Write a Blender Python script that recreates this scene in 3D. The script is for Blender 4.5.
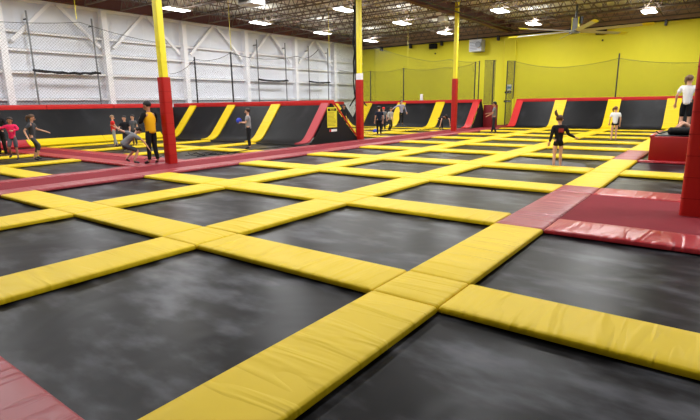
import bpy, bmesh, math, random
from mathutils import Vector, Matrix
for o in list(bpy.data.objects): bpy.data.objects.remove(o)
SC = bpy.context.scene
COL = SC.collection
PI = math.pi
# ------------------------------------------------------------------ camera
S = 1.62
CX, CY, CZ = 1.0285*S, -2.0999*S, S
PIT, YAW, ROLL, FPX = .2143, -.6429, -.0151, 488.44
Fv = Vector((math.sin(YAW)*math.cos(PIT), math.cos(YAW)*math.cos(PIT), -math.sin(PIT)))
Rv = Vector((math.cos(YAW), -math.sin(YAW), 0)); Uv = Rv.cross(Fv)
R2 = Rv*math.cos(ROLL)+Uv*math.sin(ROLL); U2 = -Rv*math.sin(ROLL)+Uv*math.cos(ROLL)
cd = bpy.data.cameras.new('camera'); cam = bpy.data.objects.new('camera', cd); COL.objects.link(cam)
M = Matrix((R2, U2, -Fv)).transposed().to_4x4(); M.translation = (CX, CY, CZ); cam.matrix_world = M
cd.sensor_fit = 'HORIZONTAL'; cd.sensor_width = 36; cd.lens = FPX/700*36; cd.clip_end = 200
SC.camera = cam
# ------------------------------------------------------------------ light and exposure
w = bpy.data.worlds.new('world'); SC.world = w; w.use_nodes = True
w.node_tree.nodes['Background'].inputs[0].default_value = (.93, .96, 1, 1)
w.node_tree.nodes['Background'].inputs[1].default_value = .22
SC.view_settings.view_transform = 'Standard'; SC.view_settings.look = 'None'
SC.view_settings.exposure = -0.9; SC.view_settings.gamma = 1; SC.view_settings.use_curve_mapping = False
LAMP_W = 330.0
LAMPS = [(x, y) for x in (-20.5, -14.3, -8.3, -2.1, 4.1) for y in (0.8, 6.5, 12.2, 17.8, 23.5, 29.3) if not (x > 0 and y < 6)]

# ------------------------------------------------------------------ materials
def S2L(c): return tuple(((v/255)/12.92 if v/255 <= .04045 else ((v/255+.055)/1.055)**2.4) for v in c)
MATS = {}
def mat(name, rgb, rough=.6, spec=.5, metal=0, bump=None, var=0, emit=0):
    if name in MATS: return MATS[name]
    m = bpy.data.materials.new(name); m.use_nodes = True; MATS[name] = m
    nt = m.node_tree; N = nt.nodes; L = nt.links; b = N['Principled BSDF']
    c = S2L(rgb)+(1,)
    b.inputs['Base Color'].default_value = c; b.inputs['Roughness'].default_value = rough
    b.inputs['Specular IOR Level'].default_value = spec; b.inputs['Metallic'].default_value = metal
    tc = N.new('ShaderNodeTexCoord')
    if var:
        n = N.new('ShaderNodeTexNoise'); n.inputs['Scale'].default_value = 3; n.inputs['Detail'].default_value = 4
        L.new(tc.outputs['Object'], n.inputs['Vector'])
        mr = N.new('ShaderNodeMapRange'); mr.inputs[3].default_value = 1-var; mr.inputs[4].default_value = 1+var
        L.new(n.outputs[0], mr.inputs[0])
        mx = N.new('ShaderNodeMix'); mx.data_type = 'RGBA'; mx.blend_type = 'MULTIPLY'; mx.inputs[0].default_value = 1
        mx.inputs[6].default_value = c; L.new(mr.outputs[0], mx.inputs[7]); L.new(mx.outputs[2], b.inputs['Base Color'])
    if bump:
        # bump = (scale vector, distance, strength)
        mp = N.new('ShaderNodeMapping'); mp.inputs['Scale'].default_value = bump[0]
        oi = N.new('ShaderNodeObjectInfo'); ad = N.new('ShaderNodeVectorMath'); ad.operation = 'ADD'
        sc = N.new('ShaderNodeMath'); sc.operation = 'MULTIPLY'; sc.inputs[1].default_value = 37
        L.new(oi.outputs['Random'], sc.inputs[0]); L.new(tc.outputs['Object'], ad.inputs[0]); L.new(sc.outputs[0], ad.inputs[1])
        L.new(ad.outputs[0], mp.inputs['Vector'])
        n = N.new('ShaderNodeTexNoise'); n.inputs['Scale'].default_value = 1; n.inputs['Detail'].default_value = 2
        n.inputs['Distortion'].default_value = .6
        L.new(mp.outputs[0], n.inputs['Vector'])
        bp = N.new('ShaderNodeBump'); bp.inputs['Distance'].default_value = bump[1]; bp.inputs['Strength'].default_value = bump[2]
        if len(bump) > 3:   # sharpen to creases
            cr = N.new('ShaderNodeMapRange'); cr.inputs[1].default_value = bump[3]; cr.inputs[2].default_value = .75
            L.new(n.outputs[0], cr.inputs[0]); L.new(cr.outputs[0], bp.inputs['Height'])
        else: L.new(n.outputs[0], bp.inputs['Height'])
        L.new(bp.outputs[0], b.inputs['Normal'])
    if emit:
        b.inputs['Emission Color'].default_value = c; b.inputs['Emission Strength'].default_value = emit
    return m
YP = mat('yellow_vinyl', (222, 190, 10), .5, .25, bump=((.9, 5.5, 2), .03, .45, .46))
RP = mat('red_vinyl', (166, 36, 44), .32, .5, bump=((.9, 5.0, 2), .03, .5, .46))
RPb = mat('red_rail_vinyl', (192, 32, 32), .45, .35, bump=((3, 3, 3), .01, .3))
PK = mat('dusty_red_vinyl', (150, 50, 58), .38, .4, bump=((.8, 6, 2), .03, .5, .46))
CARPET = mat('red_carpet', (126, 32, 42), .85, .2, bump=((80, 80, 80), .004, .5), var=.12)
MAT = mat('black_jumping_mat', (38, 39, 43), .34, .09, bump=((1.1, 1.1, 1.1), .06, .35))
MATW = mat('black_wall_mat', (30, 30, 33), .5, .15, bump=((.9, .9, .9), .06, .35))
BLK = mat('black_vinyl', (20, 20, 22), .6, .25)
BLKM = mat('black_steel', (34, 34, 36), .45, .5)
GREY = mat('grey_steel', (120, 122, 124), .45, .5)
WALLM = mat('white_liner', (222, 225, 232), .6, .3, var=.03)
WST = mat('white_steel', (240, 240, 242), .5, .4)
YW = mat('yellow_paint', (226, 216, 40), .6, .35, var=.03)
YC = mat('yellow_steel', (236, 222, 40), .4, .5)
MAROON = mat('maroon_steel', (92, 52, 50), .55, .4)
JOIST = mat('brown_joist', (112, 98, 86), .6, .3)
DECK = mat('roof_deck', (232, 228, 216), .7, .2, var=.08)
WHITE = mat('white_plastic', (235, 236, 238), .4, .5)
EMIT = mat('lamp_diffuser', (255, 255, 255), .4, .5, emit=28)
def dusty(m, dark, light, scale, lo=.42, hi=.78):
    # blotches painted into mat colour: blurred wall and lamp reflections, plus some dusty wear
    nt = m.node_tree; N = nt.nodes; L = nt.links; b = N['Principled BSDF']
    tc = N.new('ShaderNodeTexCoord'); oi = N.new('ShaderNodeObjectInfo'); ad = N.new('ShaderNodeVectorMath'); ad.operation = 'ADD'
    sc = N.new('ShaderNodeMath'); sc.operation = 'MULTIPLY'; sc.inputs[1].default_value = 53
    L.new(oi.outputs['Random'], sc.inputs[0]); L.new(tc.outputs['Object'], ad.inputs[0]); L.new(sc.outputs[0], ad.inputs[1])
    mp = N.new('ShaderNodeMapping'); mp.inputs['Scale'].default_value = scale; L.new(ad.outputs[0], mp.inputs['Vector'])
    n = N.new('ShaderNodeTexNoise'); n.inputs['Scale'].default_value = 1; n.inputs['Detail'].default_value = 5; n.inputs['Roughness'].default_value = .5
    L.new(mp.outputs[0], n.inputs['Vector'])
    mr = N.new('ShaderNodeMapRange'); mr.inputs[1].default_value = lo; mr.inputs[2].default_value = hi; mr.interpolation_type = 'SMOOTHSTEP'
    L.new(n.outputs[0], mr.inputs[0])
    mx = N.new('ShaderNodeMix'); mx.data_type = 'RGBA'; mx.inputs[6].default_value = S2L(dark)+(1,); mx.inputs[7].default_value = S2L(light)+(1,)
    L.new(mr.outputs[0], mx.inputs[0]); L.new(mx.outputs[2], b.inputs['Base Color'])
dusty(MAT, (15, 15, 18), (92, 93, 99), (1.5, 3.0, 1), .45, .80)  # pale tone carries painted reflections as well as dust
dusty(MATW, (16, 16, 18), (42, 42, 46), (1.3, .7, .7), .5, .85)
def deck_ribs():
    nt = DECK.node_tree; N = nt.nodes; L = nt.links
    tc = N.new('ShaderNodeTexCoord'); wv = N.new('ShaderNodeTexWave'); wv.bands_direction = 'Y'; wv.inputs['Scale'].default_value = 2.2
    bp = N.new('ShaderNodeBump'); bp.inputs['Distance'].default_value = .05
    L.new(tc.outputs['Object'], wv.inputs['Vector']); L.new(wv.outputs['Fac'], bp.inputs['Height'])
    L.new(bp.outputs[0], N['Principled BSDF'].inputs['Normal'])
deck_ribs()
def liner():
    nt = WALLM.node_tree; N = nt.nodes; L = nt.links
    tc = N.new('ShaderNodeTexCoord'); wv = N.new('ShaderNodeTexWave'); wv.bands_direction = 'Y'; wv.inputs['Scale'].default_value = .35
    wv.wave_profile = 'SAW'
    bp = N.new('ShaderNodeBump'); bp.inputs['Distance'].default_value = .02
    L.new(tc.outputs['Object'], wv.inputs['Vector']); L.new(wv.outputs['Fac'], bp.inputs['Height'])
    L.new(bp.outputs[0], N['Principled BSDF'].inputs['Normal'])
liner()
def netmat(name, rgb, cell, wire, ax=1):
    m = bpy.data.materials.new(name); m.use_nodes = True; nt = m.node_tree; N = nt.nodes; L = nt.links
    b = N['Principled BSDF']; b.inputs['Base Color'].default_value = S2L(rgb)+(1,); b.inputs['Roughness'].default_value = .8
    tc = N.new('ShaderNodeTexCoord'); sp = N.new('ShaderNodeSeparateXYZ'); L.new(tc.outputs['UV'], sp.inputs[0])
    outs = []
    for op in ('ADD', 'SUBTRACT'):
        a = N.new('ShaderNodeMath'); a.operation = op; L.new(sp.outputs[0], a.inputs[0]); L.new(sp.outputs[1], a.inputs[1])
        d = N.new('ShaderNodeMath'); d.operation = 'DIVIDE'; d.inputs[1].default_value = cell; L.new(a.outputs[0], d.inputs[0])
        f = N.new('ShaderNodeMath'); f.operation = 'FRACT'; L.new(d.outputs[0], f.inputs[0])
        l = N.new('ShaderNodeMath'); l.operation = 'LESS_THAN'; l.inputs[1].default_value = wire; L.new(f.outputs[0], l.inputs[0])
        outs.append(l)
    mx = N.new('ShaderNodeMath'); mx.operation = 'MAXIMUM'; L.new(outs[0].outputs[0], mx.inputs[0]); L.new(outs[1].outputs[0], mx.inputs[1])
    L.new(mx.outputs[0], b.inputs['Alpha'])
    return m
NETB = netmat('black_netting', (38, 38, 36), .05, .10)
NETG = netmat('grey_netting', (84, 84, 88), .14, .055)
NETD = netmat('dense_black_netting', (38, 38, 36), .05, .32)

# ------------------------------------------------------------------ helpers
def link(name, me, m=None, parent=None, loc=(0, 0, 0), rz=0):
    o = bpy.data.objects.new(name, me); COL.objects.link(o)
    if m is not None and not me.materials: me.materials.append(m)
    o.location = loc; o.rotation_euler = (0, 0, rz)
    if parent: o.parent = parent
    return o
def tag(o, label=None, cat=None, group=None, kind=None):
    if label:
        o['label'] = label
        n = len(label.split())
        if not 4 <= n <= 16: print('LABEL LENGTH', n, label)
    if cat: o['category'] = cat
    if group: o['group'] = group
    if kind: o['kind'] = kind
    return o
def empty(name, label, cat, loc=(0, 0, 0), rz=0, group=None):
    o = bpy.data.objects.new(name, None); COL.objects.link(o); o.location = loc; o.rotation_euler = (0, 0, rz)
    o.empty_display_size = .1
    return tag(o, label, cat, group)
def smooth(me, ang=40):
    for p in me.polygons: p.use_smooth = True
    try: me.set_sharp_from_angle(angle=math.radians(ang))
    except Exception: pass
class MB:
    def __init__(s): s.v = []; s.f = []
    def add(s, v, f):
        n = len(s.v); s.v += [tuple(a) for a in v]; s.f += [tuple(i+n for i in q) for q in f]; return s
    def box(s, x0, x1, y0, y1, z0, z1):
        return s.add([(x0, y0, z0), (x1, y0, z0), (x1, y1, z0), (x0, y1, z0), (x0, y0, z1), (x1, y0, z1), (x1, y1, z1), (x0, y1, z1)],
                     [(0, 3, 2, 1), (4, 5, 6, 7), (0, 1, 5, 4), (1, 2, 6, 5), (2, 3, 7, 6), (3, 0, 4, 7)])
    def bar(s, p, q, w, h=None, up=(0, 0, 1)):
        h = h or w; p = Vector(p); q = Vector(q); d = (q-p).normalized(); u = Vector(up)
        if abs(d.dot(u)) > .98: u = Vector((1, 0, 0))
        a = d.cross(u).normalized(); b = a.cross(d).normalized()
        v = [c+a*sx*w/2+b*sz*h/2 for c in (p, q) for sx, sz in ((-1, -1), (1, -1), (1, 1), (-1, 1))]
        return s.add(v, [(0, 1, 2, 3), (7, 6, 5, 4), (0, 4, 5, 1), (1, 5, 6, 2), (2, 6, 7, 3), (3, 7, 4, 0)])
    def tube(s, pts, r, n=8, rr=None, caps=True):
        pts = [Vector(p) for p in pts]; v = []; f = []; pa = None
        for i, p in enumerate(pts):
            d = (pts[min(i+1, len(pts)-1)]-pts[max(i-1, 0)]).normalized()
            if pa is None:
                u = Vector((0, 0, 1)) if abs(d.z) < .9 else Vector((1, 0, 0)); pa = d.cross(u).normalized()
            else: pa = (pa-d*pa.dot(d)).normalized()
            b = d.cross(pa); q = rr[i] if rr else r
            for k in range(n):
                t = 2*PI*k/n; v.append(p+pa*math.cos(t)*q+b*math.sin(t)*q)
        for i in range(len(pts)-1):
            for k in range(n): f.append((i*n+k, i*n+(k+1) % n, (i+1)*n+(k+1) % n, (i+1)*n+k))
        if caps: f.append(tuple(range(n))[::-1]); f.append(tuple((len(pts)-1)*n+k for k in range(n)))
        return s.add(v, f)
    def ball(s, c, r, n=12, m=8):
        if not isinstance(r, (tuple, list)): r = (r, r, r)
        v = [(c[0], c[1], c[2]+r[2])]; f = []
        for i in range(1, m):
            a = PI*i/m
            for k in range(n):
                t = 2*PI*k/n; v.append((c[0]+r[0]*math.sin(a)*math.cos(t), c[1]+r[1]*math.sin(a)*math.sin(t), c[2]+r[2]*math.cos(a)))
        v.append((c[0], c[1], c[2]-r[2])); e = len(v)-1
        for k in range(n):
            f.append((0, 1+k, 1+(k+1) % n)); f.append((e, e-n+(k+1) % n, e-n+k))
        for i in range(m-2):
            for k in range(n): f.append((1+i*n+k, 1+(i+1)*n+k, 1+(i+1)*n+(k+1) % n, 1+i*n+(k+1) % n))
        return s.add(v, f)
    def mesh(s, sm=False):
        me = bpy.data.meshes.new('mesh'); me.from_pydata(s.v, [], s.f); me.update()
        if sm: smooth(me)
        return me
    def build(s, name, m, parent=None, sm=False, bevel=0, loc=(0, 0, 0), rz=0):
        me = s.mesh()
        if bevel:
            bm = bmesh.new(); bm.from_mesh(me)
            bmesh.ops.bevel(bm, geom=bm.edges[:], offset=bevel, segments=2, profile=.6, affect='EDGES', clamp_overlap=True)
            bm.to_mesh(me); bm.free()
        if sm or bevel: smooth(me)
        return link(name, me, m, parent, loc, rz)
def struct(o): o['kind'] = 'structure'; return o

ORD = ['zeroth', 'first', 'second', 'third', 'fourth', 'fifth', 'sixth', 'seventh', 'eighth', 'ninth', 'tenth', 'eleventh', 'twelfth', 'thirteenth']

# ------------------------------------------------------------------ grid data
XA = [0.0, -3.19, -6.31]; WA = [.65, .70, .76]       # right edge and width of each lengthwise strip
YB = [-3.04, 0.0, 3.0, 5.96, 8.92, 11.95, 14.93, 17.9, 20.9, 23.9]
WB = [.64, .64, .72, .78, .78, .78, .78, .78, .78, .78]
AX1, AX0 = -9.35, -11.55                              # aisle right and left edge
YF = 27.0                                             # foot of the far wall of mats
XW, YW_, H = -24.3, 33.2, 6.35                        # white wall, yellow wall, eave
ZM = -.075                                            # mat level
# ------------------------------------------------------------------ structure
struct(MB().box(-24.6, 7, -8, 33.6, -.3, -.10).build('floor', mat('grey_concrete', (90, 88, 86), .8, .3, var=.1)))
wl = struct(MB().box(XW-.25, XW, -8, YW_+.25, -.3, 7.4).build('wall_left', WALLM))
wb = struct(MB().box(XW, 7, YW_, YW_+.25, -.3, 6.1).build('wall_back', YW))
struct(MB().box(XW, 7, YW_+.02, YW_+.27, 6.1, 7.4).build('wall_back_upper', mat('rust_insulation', (180, 152, 124), .8, .2, var=.15)))
struct(MB().box(XW-.25, 7, -8, YW_+.3, 7.2, 7.35).build('ceiling', DECK))
struct(MB().box(XW, 7, YW_-.05, YW_, 6.08, 6.2).build('trim_1', YW))
struct(MB().box(XW+.02, XW+.12, -8, YW_-.05, 6.35, 6.5).build('trim_2', WST))
# carpets
carp = MB().box(AX0+.425, AX1-.605, -8, 25.85, -.10, -.02).box(-10.85, AX1-.605, 25.86, 27.2, -.10, -.02)
carp.box(-10.85, -9.66, 27.2, YW_-.06, -.10, -.02)
tag(carp.build('carpet_runner', CARPET), 'long red carpet walkway running between the main trampolines and the left courts', 'carpet')

# ------------------------------------------------------------------ pads
PADM = {}
def pad_mesh(w, l, t, m, seam=True):
    key = (round(w, 3), round(l, 3), round(t, 3), m.name)
    if key in PADM: return PADM[key]
    def prof(L):   # rounded coordinate list
        e = .03
        return [-L/2, -L/2+.006, -L/2+.014, -L/2+e]+[-L/2+e+(L-2*e)*i/6 for i in range(1, 6)]+[L/2-e, L/2-.014, L/2-.006, L/2]
    def drop(u, L):
        d = L/2-abs(u)
        return 0 if d >= .03 else .016*(1-d/.03)**2
    xs, ys = prof(w), prof(l); v = []; f = []; nx, ny = len(xs), len(ys)
    for y in ys:
        for x in xs:
            puff = .004*(1-(2*x/w)**4)*(1-(2*y/l)**8)
            v.append((x, y, -drop(x, w)-drop(y, l)+puff))
    for j in range(ny-1):
        for i in range(nx-1): f.append((j*nx+i, j*nx+i+1, (j+1)*nx+i+1, (j+1)*nx+i))
    ring = [i for i in range(nx)]+[j*nx+nx-1 for j in range(1, ny)]+[(ny-1)*nx+i for i in range(nx-2, -1, -1)]+[j*nx for j in range(ny-2, 0, -1)]
    b0 = len(v)
    for i in ring: v.append((v[i][0]*.997, v[i][1]*.999, -t))
    n = len(ring)
    for k in range(n): f.append((ring[k], b0+k, b0+(k+1) % n, ring[(k+1) % n]))
    f.append(tuple(b0+k for k in range(n))[::-1])
    me = bpy.data.meshes.new('pad'); me.from_pydata(v, [], f); smooth(me, 50); me.materials.append(m)
    PADM[key] = me
    return me
G = .004
def padA(x0, x1, y0, y1, m, label, name='frame_pad', group=None, z=0, t=.057):
    w, l = x1-x0-2*G, y1-y0-2*G
    o = link(name, pad_mesh(w, l, t, m), None, None, ((x0+x1)/2, (y0+y1)/2, z)); return tag(o, label, 'pad', group)
def padB(x0, x1, y0, y1, m, label, name='frame_pad', group=None, z=0, t=.057):
    w, l = y1-y0-2*G, x1-x0-2*G
    o = link(name, pad_mesh(w, l, t, m), None, None, ((x0+x1)/2, (y0+y1)/2, z), PI/2); return tag(o, label, 'pad', group)
BEDM = {}
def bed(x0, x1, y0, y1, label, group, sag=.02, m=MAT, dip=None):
    e = .05; x0 -= e; x1 += e; y0 -= e; y1 += e
    key = (round(x1-x0, 2), round(y1-y0, 2), sag, dip)
    if key not in BEDM:
        n = 14; w, l = x1-x0, y1-y0; v = []; f = []
        for j in range(n+1):
            for i in range(n+1):
                u, t = i/n, j/n
                z = -sag*math.sin(PI*u)*math.sin(PI*t)
                if dip:
                    dx, dy = (u-.5)*w-dip[0], (t-.5)*l-dip[1]
                    z -= dip[2]*math.exp(-(dx*dx+dy*dy)/.6)*min(1, 4*math.sin(PI*u))*min(1, 4*math.sin(PI*t))
                v.append(((u-.5)*w, (t-.5)*l, z))
        for j in range(n):
            for i in range(n): f.append((j*(n+1)+i, j*(n+1)+i+1, (j+1)*(n+1)+i+1, (j+1)*(n+1)+i))
        N = len(v); v += [(a, b, c-.012) for a, b, c in v]
        f += [tuple(k+N for k in q[::-1]) for q in f[:]]
        ring = [i for i in range(n+1)]+[j*(n+1)+n for j in range(1, n+1)]+[n*(n+1)+i for i in range(n-1, -1, -1)]+[j*(n+1) for j in range(n-1, 0, -1)]
        for k in range(len(ring)): a, b = ring[k], ring[(k+1) % len(ring)]; f.append((a, a+N, b+N, b))
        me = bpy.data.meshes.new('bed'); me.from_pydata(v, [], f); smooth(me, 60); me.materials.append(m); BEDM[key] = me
    o = link('trampoline_bed', BEDM[key], None, None, ((x0+x1)/2, (y0+y1)/2, ZM))
    return tag(o, label, 'trampoline', group)

cols = ['beside the red aisle', 'second from the red aisle', 'third from the red aisle', 'nearest the big red pillar']
strips = {0: 'right-hand', 1: 'middle', 2: 'left-hand'}
# lengthwise strips
for a in range(3):
    x1 = XA[a]; x0 = x1-WA[a]
    for b in range(len(YB)):
        m = YP
        if a == 0 and b in (2, 3, 5): m = PK
        lab = f"{'dusty red' if m is PK else 'yellow'} square corner pad, {strips[a]} lengthwise strip, {ORD[b+1]} crossing from the camera"
        padA(x0, x1, YB[b], YB[b]+WB[b], m, lab, 'corner_pad', 'corner pads of the main court')
        ye = YB[b+1] if b+1 < len(YB) else YF
        m = PK if (a == 0 and b in (2, 5)) else YP
        lab = f"long {'dusty red' if m is PK else 'yellow'} pad, {strips[a]} lengthwise strip, after its {ORD[b+1]} crossing from the camera"
        padA(x0, x1, YB[b]+WB[b], ye, m, lab, 'frame_pad', 'lengthwise pads of the main court')
# crosswise strips and beds
spans = [(AX1, XA[2]-WA[2]), (XA[2], XA[1]-WA[1]), (XA[1], XA[0]-WA[0]), (XA[0], 3.2)]
for c, (x0, x1) in enumerate(spans):
    for b in range(len(YB)):
        if c == 0 and b == 0: pass
        m = YP
        if c == 3 and b in (2, 3): m = RP
        if b == 0 and c == 2: m = PK
        if c == 3 and b == 5: m = RP
        skip = (c == 3 and b > 5)
        if not skip:
            padB(x0, .2 if (c == 3 and b == 5 and False) else x1, YB[b], YB[b]+(WB[b] if not (c == 3 and b == 5) else .14), m, f"{'yellow' if m is YP else 'red'} crosswise pad, column {cols[c]}, {ORD[b+1]} row from the camera",
                 'frame_pad', 'crosswise pads of the main court')
        y0 = YB[b]+WB[b]; y1 = YB[b+1] if b+1 < len(YB) else YF
        if c == 3 and b == 2:
            tag(MB().box(x0+.005, 3.2, y0+.005, y1-.005, -.10, -.012).build('carpet_island', CARPET), 'square red carpet island around the big red pillar', 'carpet'); continue
        dip = (-.2, -.4, .12) if (c == 2 and b == 4) else None
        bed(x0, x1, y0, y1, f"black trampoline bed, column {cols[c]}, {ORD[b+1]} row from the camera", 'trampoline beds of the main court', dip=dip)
for b in range(6, len(YB)):
    padB(0, 3.2, YB[b], YB[b]+WB[b], YP, f"yellow crosswise pad behind the red box, {ORD[b-5]} row past it", 'frame_pad', 'crosswise pads of the main court')
# foot strip of back wall of mats
for i, (x0, x1) in enumerate([(AX1, XA[2]), (XA[2], XA[1]), (XA[1], XA[0]), (XA[0], 3.2)]):
    padB(x0, x1, YF, YF+.4, YP, f"yellow pad at the foot of the far mat wall, section {cols[i]}", 'frame_pad', 'foot pads of the far mat wall')
# aisle pads
ys = [-7.5]+[y for y in (-3, 0, 3, 6, 9, 12, 15, 18, 21, 24, 27.2)]
for i in range(len(ys)-1):
    padA(AX1-.6, AX1-.002, ys[i], ys[i+1], PK, f'dusty red pad on the right edge of the carpet walkway, {ORD[i+1]} from the near end', 'edge_pad', 'edge pads of the carpet walkway')
    if ys[i] < 25: padA(AX0, AX0+.42, ys[i], min(ys[i+1], 25.8), PK, f'dusty red pad on the left edge of the carpet walkway, {ORD[i+1]} from the near end', 'edge_pad', 'edge pads of the carpet walkway')
# ------------------------------------------------------------------ left courts
XC = [-14.6, -17.75, -20.9]; WC = .62
XL = -21.52
def court(tagname, ylist, yend, near, XC=XC, XEND=None):
    # ylist: crosswise strips (y, width, material)
    xs = [AX0]+[v for x in XC for v in (x, x-WC)]
    names = ['nearest the walkway', 'second from the walkway', 'against the side wall']
    for k, x in enumerate(XC):
        for j, (y, wd, m) in enumerate(ylist):
            y1 = ylist[j+1][0] if j+1 < len(ylist) else yend
            padA(x-WC, x, y+wd, y1, YP, f'yellow lengthwise pad in the {tagname}, strip {names[k]}, {ORD[j+1]} piece', 'frame_pad', f'pads of the {tagname}')
            if m: padA(x-WC, x, y, y+wd, m, f"{'yellow' if m is YP else 'red'} corner pad in the {tagname}, strip {names[k]}, {ORD[j+1]} crossing", 'corner_pad', f'pads of the {tagname}')
    sp = [(XC[0], AX0)]+[(XC[i+1], XC[i]-WC) for i in range(len(XC)-1)]
    if XEND: sp.append((XEND, XC[-1]-WC))
    for k, (x0, x1) in enumerate(sp):
        for j, (y, wd, m) in enumerate(ylist):
            y1 = ylist[j+1][0] if j+1 < len(ylist) else yend
            if m: padB(x0, x1, y, y+wd, m, f"{'yellow' if m is YP else 'red'} crosswise pad in the {tagname}, column {names[k]}, {ORD[j+1]} row", 'frame_pad', f'pads of the {tagname}')
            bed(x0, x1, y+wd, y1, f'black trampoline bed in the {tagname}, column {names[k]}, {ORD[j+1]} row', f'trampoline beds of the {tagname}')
court('near left court', [(-4.6, .6, YP), (-1.5, .6, YP), (1.3, .6, YP)], 4.0, 1)
court('middle left court', [(5.2, .5, RP), (8.5, .6, YP)], 11.5, 1)
court('far left court', [(17.2, .6, YP), (20.1, .6, YP), (23.0, .6, YP)], 25.7, 1, [-13.4, -16.45], -18.85)
# red divider
for y0, n in ((4.0, 'near'),):
    padB(XL, AX0, y0, y0+.5, RP, f'red pad along the near edge of the short red divider walkway', 'edge_pad')
tag(MB().box(XL, AX0-.004, 4.505, 5.195, -.10, -.02).build('divider_carpet', CARPET), 'narrow red carpet strip crossing the left court between two red pads', 'carpet')

# ------------------------------------------------------------------ curved walls of mats
PROF = [(-.10, -.03), (.14, -.02), (.32, .03), (.48, .12), (.62, .25), (.90, .58), (1.18, .92), (1.46, 1.26), (1.75, 1.62)]
def sweep(x0, x1, off=0.0, th=.03, prof=PROF, i0=0, n=1, scale=1.0):
    P = [(y*scale, z) for y, z in prof[i0:]]; mb = MB(); v = []; f = []
    def nrm(i):
        a = P[max(i-1, 0)]; b = P[min(i+1, len(P)-1)]; dy, dz = b[0]-a[0], b[1]-a[1]; l = math.hypot(dy, dz); return (-dz/l, dy/l)
    for i, (y, z) in enumerate(P):
        ny, nz = nrm(i)
        for s in (off+th, off):
            v.append((x0, y+ny*s, z+nz*s)); v.append((x1, y+ny*s, z+nz*s))
    for i in range(len(P)-1):
        a = i*4; b = a+4
        f += [(a, a+1, b+1, b), (a+2, b+2, b+3, a+3), (a, b, b+2, a+2), (a+1, a+3, b+3, b+1)]
    f += [(0, 2, 3, 1), (len(v)-4, len(v)-3, len(v)-1, len(v)-2)]
    return mb.add(v, f)
def mat_wall(label, loc, rz, xs0, xs1, strips, sw, end_lo=None, end_hi=None, side=None, railz=(1.56, 1.78), scale=1.0, redend=RPb, foot=0):
    """local frame: mats face -y, run along x from xs0 to xs1; strips = centres of yellow bands"""
    t = empty('slanted_mat_wall', label, 'trampoline wall', loc, rz)
    edges = [xs0+(end_lo or 0)]+[v for s in sorted(strips) for v in (s-sw/2, s+sw/2)]+[xs1-(end_hi or 0)]
    for i in range(0, len(edges), 2):
        if edges[i+1]-edges[i] > .05: sweep(edges[i]-.03, edges[i+1]+.03, 0, .03, scale=scale).build('wall_mat', MATW, t, sm=True)
    for s in strips: sweep(s-sw/2, s+sw/2, .031, .05, scale=scale).build('divider_pad', YP, t, sm=True)
    if end_lo: sweep(xs0, xs0+end_lo, .031, .06, scale=scale).build('end_pad', redend, t, sm=True)
    if end_hi: sweep(xs1-end_hi, xs1, .031, .06, scale=scale).build('end_pad', redend, t, sm=True)
    y = 1.67*scale
    n = max(1, round((xs1-xs0)/3.1))
    for i in range(n):
        a = xs0+(xs1-xs0)*i/n; b = xs0+(xs1-xs0)*(i+1)/n
        MB().box(a+.004, b-.004, y, y+.42, railz[0], railz[1]).build('rail_pad', RPb, t, bevel=.03)
    fr = MB()
    for s in [xs0+.1]+list(strips)+[xs1-.1]:
        fr.bar((s, y+.25, railz[0]), (s, y+.25+.5, -.08), .06); fr.bar((s, 1.74*scale, 1.5), (s, .75*scale, .25), .05)
    fr.build('frame', BLKM, t)
    return t
# wing 1
W1Y = 11.62
w1 = mat_wall('long black mat wall ending the middle left court, with three yellow bands and pinkish end pad', (0, W1Y, 0), 0, -23.2, -11.9,
              [x-WC/2-.18 for x in XC], .58, end_hi=.42, redend=mat('pink_red_vinyl', (172, 58, 66), .4, .4))
def tri_panel(t, x, y0, ytop, y1, ztop=1.74):
    P = [(0, -.06)]+[(y*1.0, z-.03) for y, z in PROF[1:]]
    pts = [(y0, -.09)]+[(y0+y, z-.04) for y, z in PROF[2:]]+[(ytop+.13, ztop-.22), (ytop+.21, ztop-.22), (y1, -.09)]
    pts = [p for p in pts]
    n = len(pts); v = [(x, y, z) for y, z in pts]+[(x+.06, y, z) for y, z in pts]
    f = [tuple(range(n))[::-1], tuple(range(n, 2*n))]+[(k, (k+1) % n, n+(k+1) % n, n+k) for k in range(n)]
    return MB().add(v, f)
tri_panel(w1, -11.9, 0, 1.62, 3.8, 1.86).build('side_panel', BLK, w1)
mb = MB(); mb.bar((-11.83, 2.0, 1.62), (-11.83, 3.8, -.04), .05); mb.build('panel_piping', RPb, w1)
# wing 1b : along the white wall
w2 = mat_wall('plain black mat wall along the white wall behind the kids on the left', (-21.5, 0, 0), PI/2, -6.0, 13.0, [], .58, end_lo=None, scale=1.0)
for ya, yb, mm in ((-5.9, -1.5, YP), (-1.5, 1.3, YP), (1.3, 4.0, YP), (4.0, 5.2, RP), (5.2, 8.5, YP), (8.5, 11.6, YP)):
    sweep(ya+.01, yb-.01, .031, .06, prof=PROF[1:5]).build('foot_pad', mm, w2, sm=True)
# wing 2
W2Y = 26.0
w3 = mat_wall('black mat wall in front of the yellow wall, left of the far red pillar', (0, W2Y, 0), 0, -20.6, -10.95, [-13.75, -16.8, -19.7], .66, end_hi=.45)
tri_panel(w3, -10.95, 0, 1.62, 2.9, 1.86).build('side_panel', BLK, w3)
w4 = mat_wall('black mat wall with yellow bands along the left side of the far left court', (-18.95, 0, 0), PI/2, 16.6, 25.85, [18.9, 21.9, 24.8], .6)
# back wing
W3Y = 28.6
w5 = mat_wall('wide black mat wall at the far end of the main court with bright red rail', (0, W3Y, 0), 0, -9.45, 6.5,
              [-6.6, -3.53, -.5, 2.6], .70, end_lo=.45)
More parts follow.
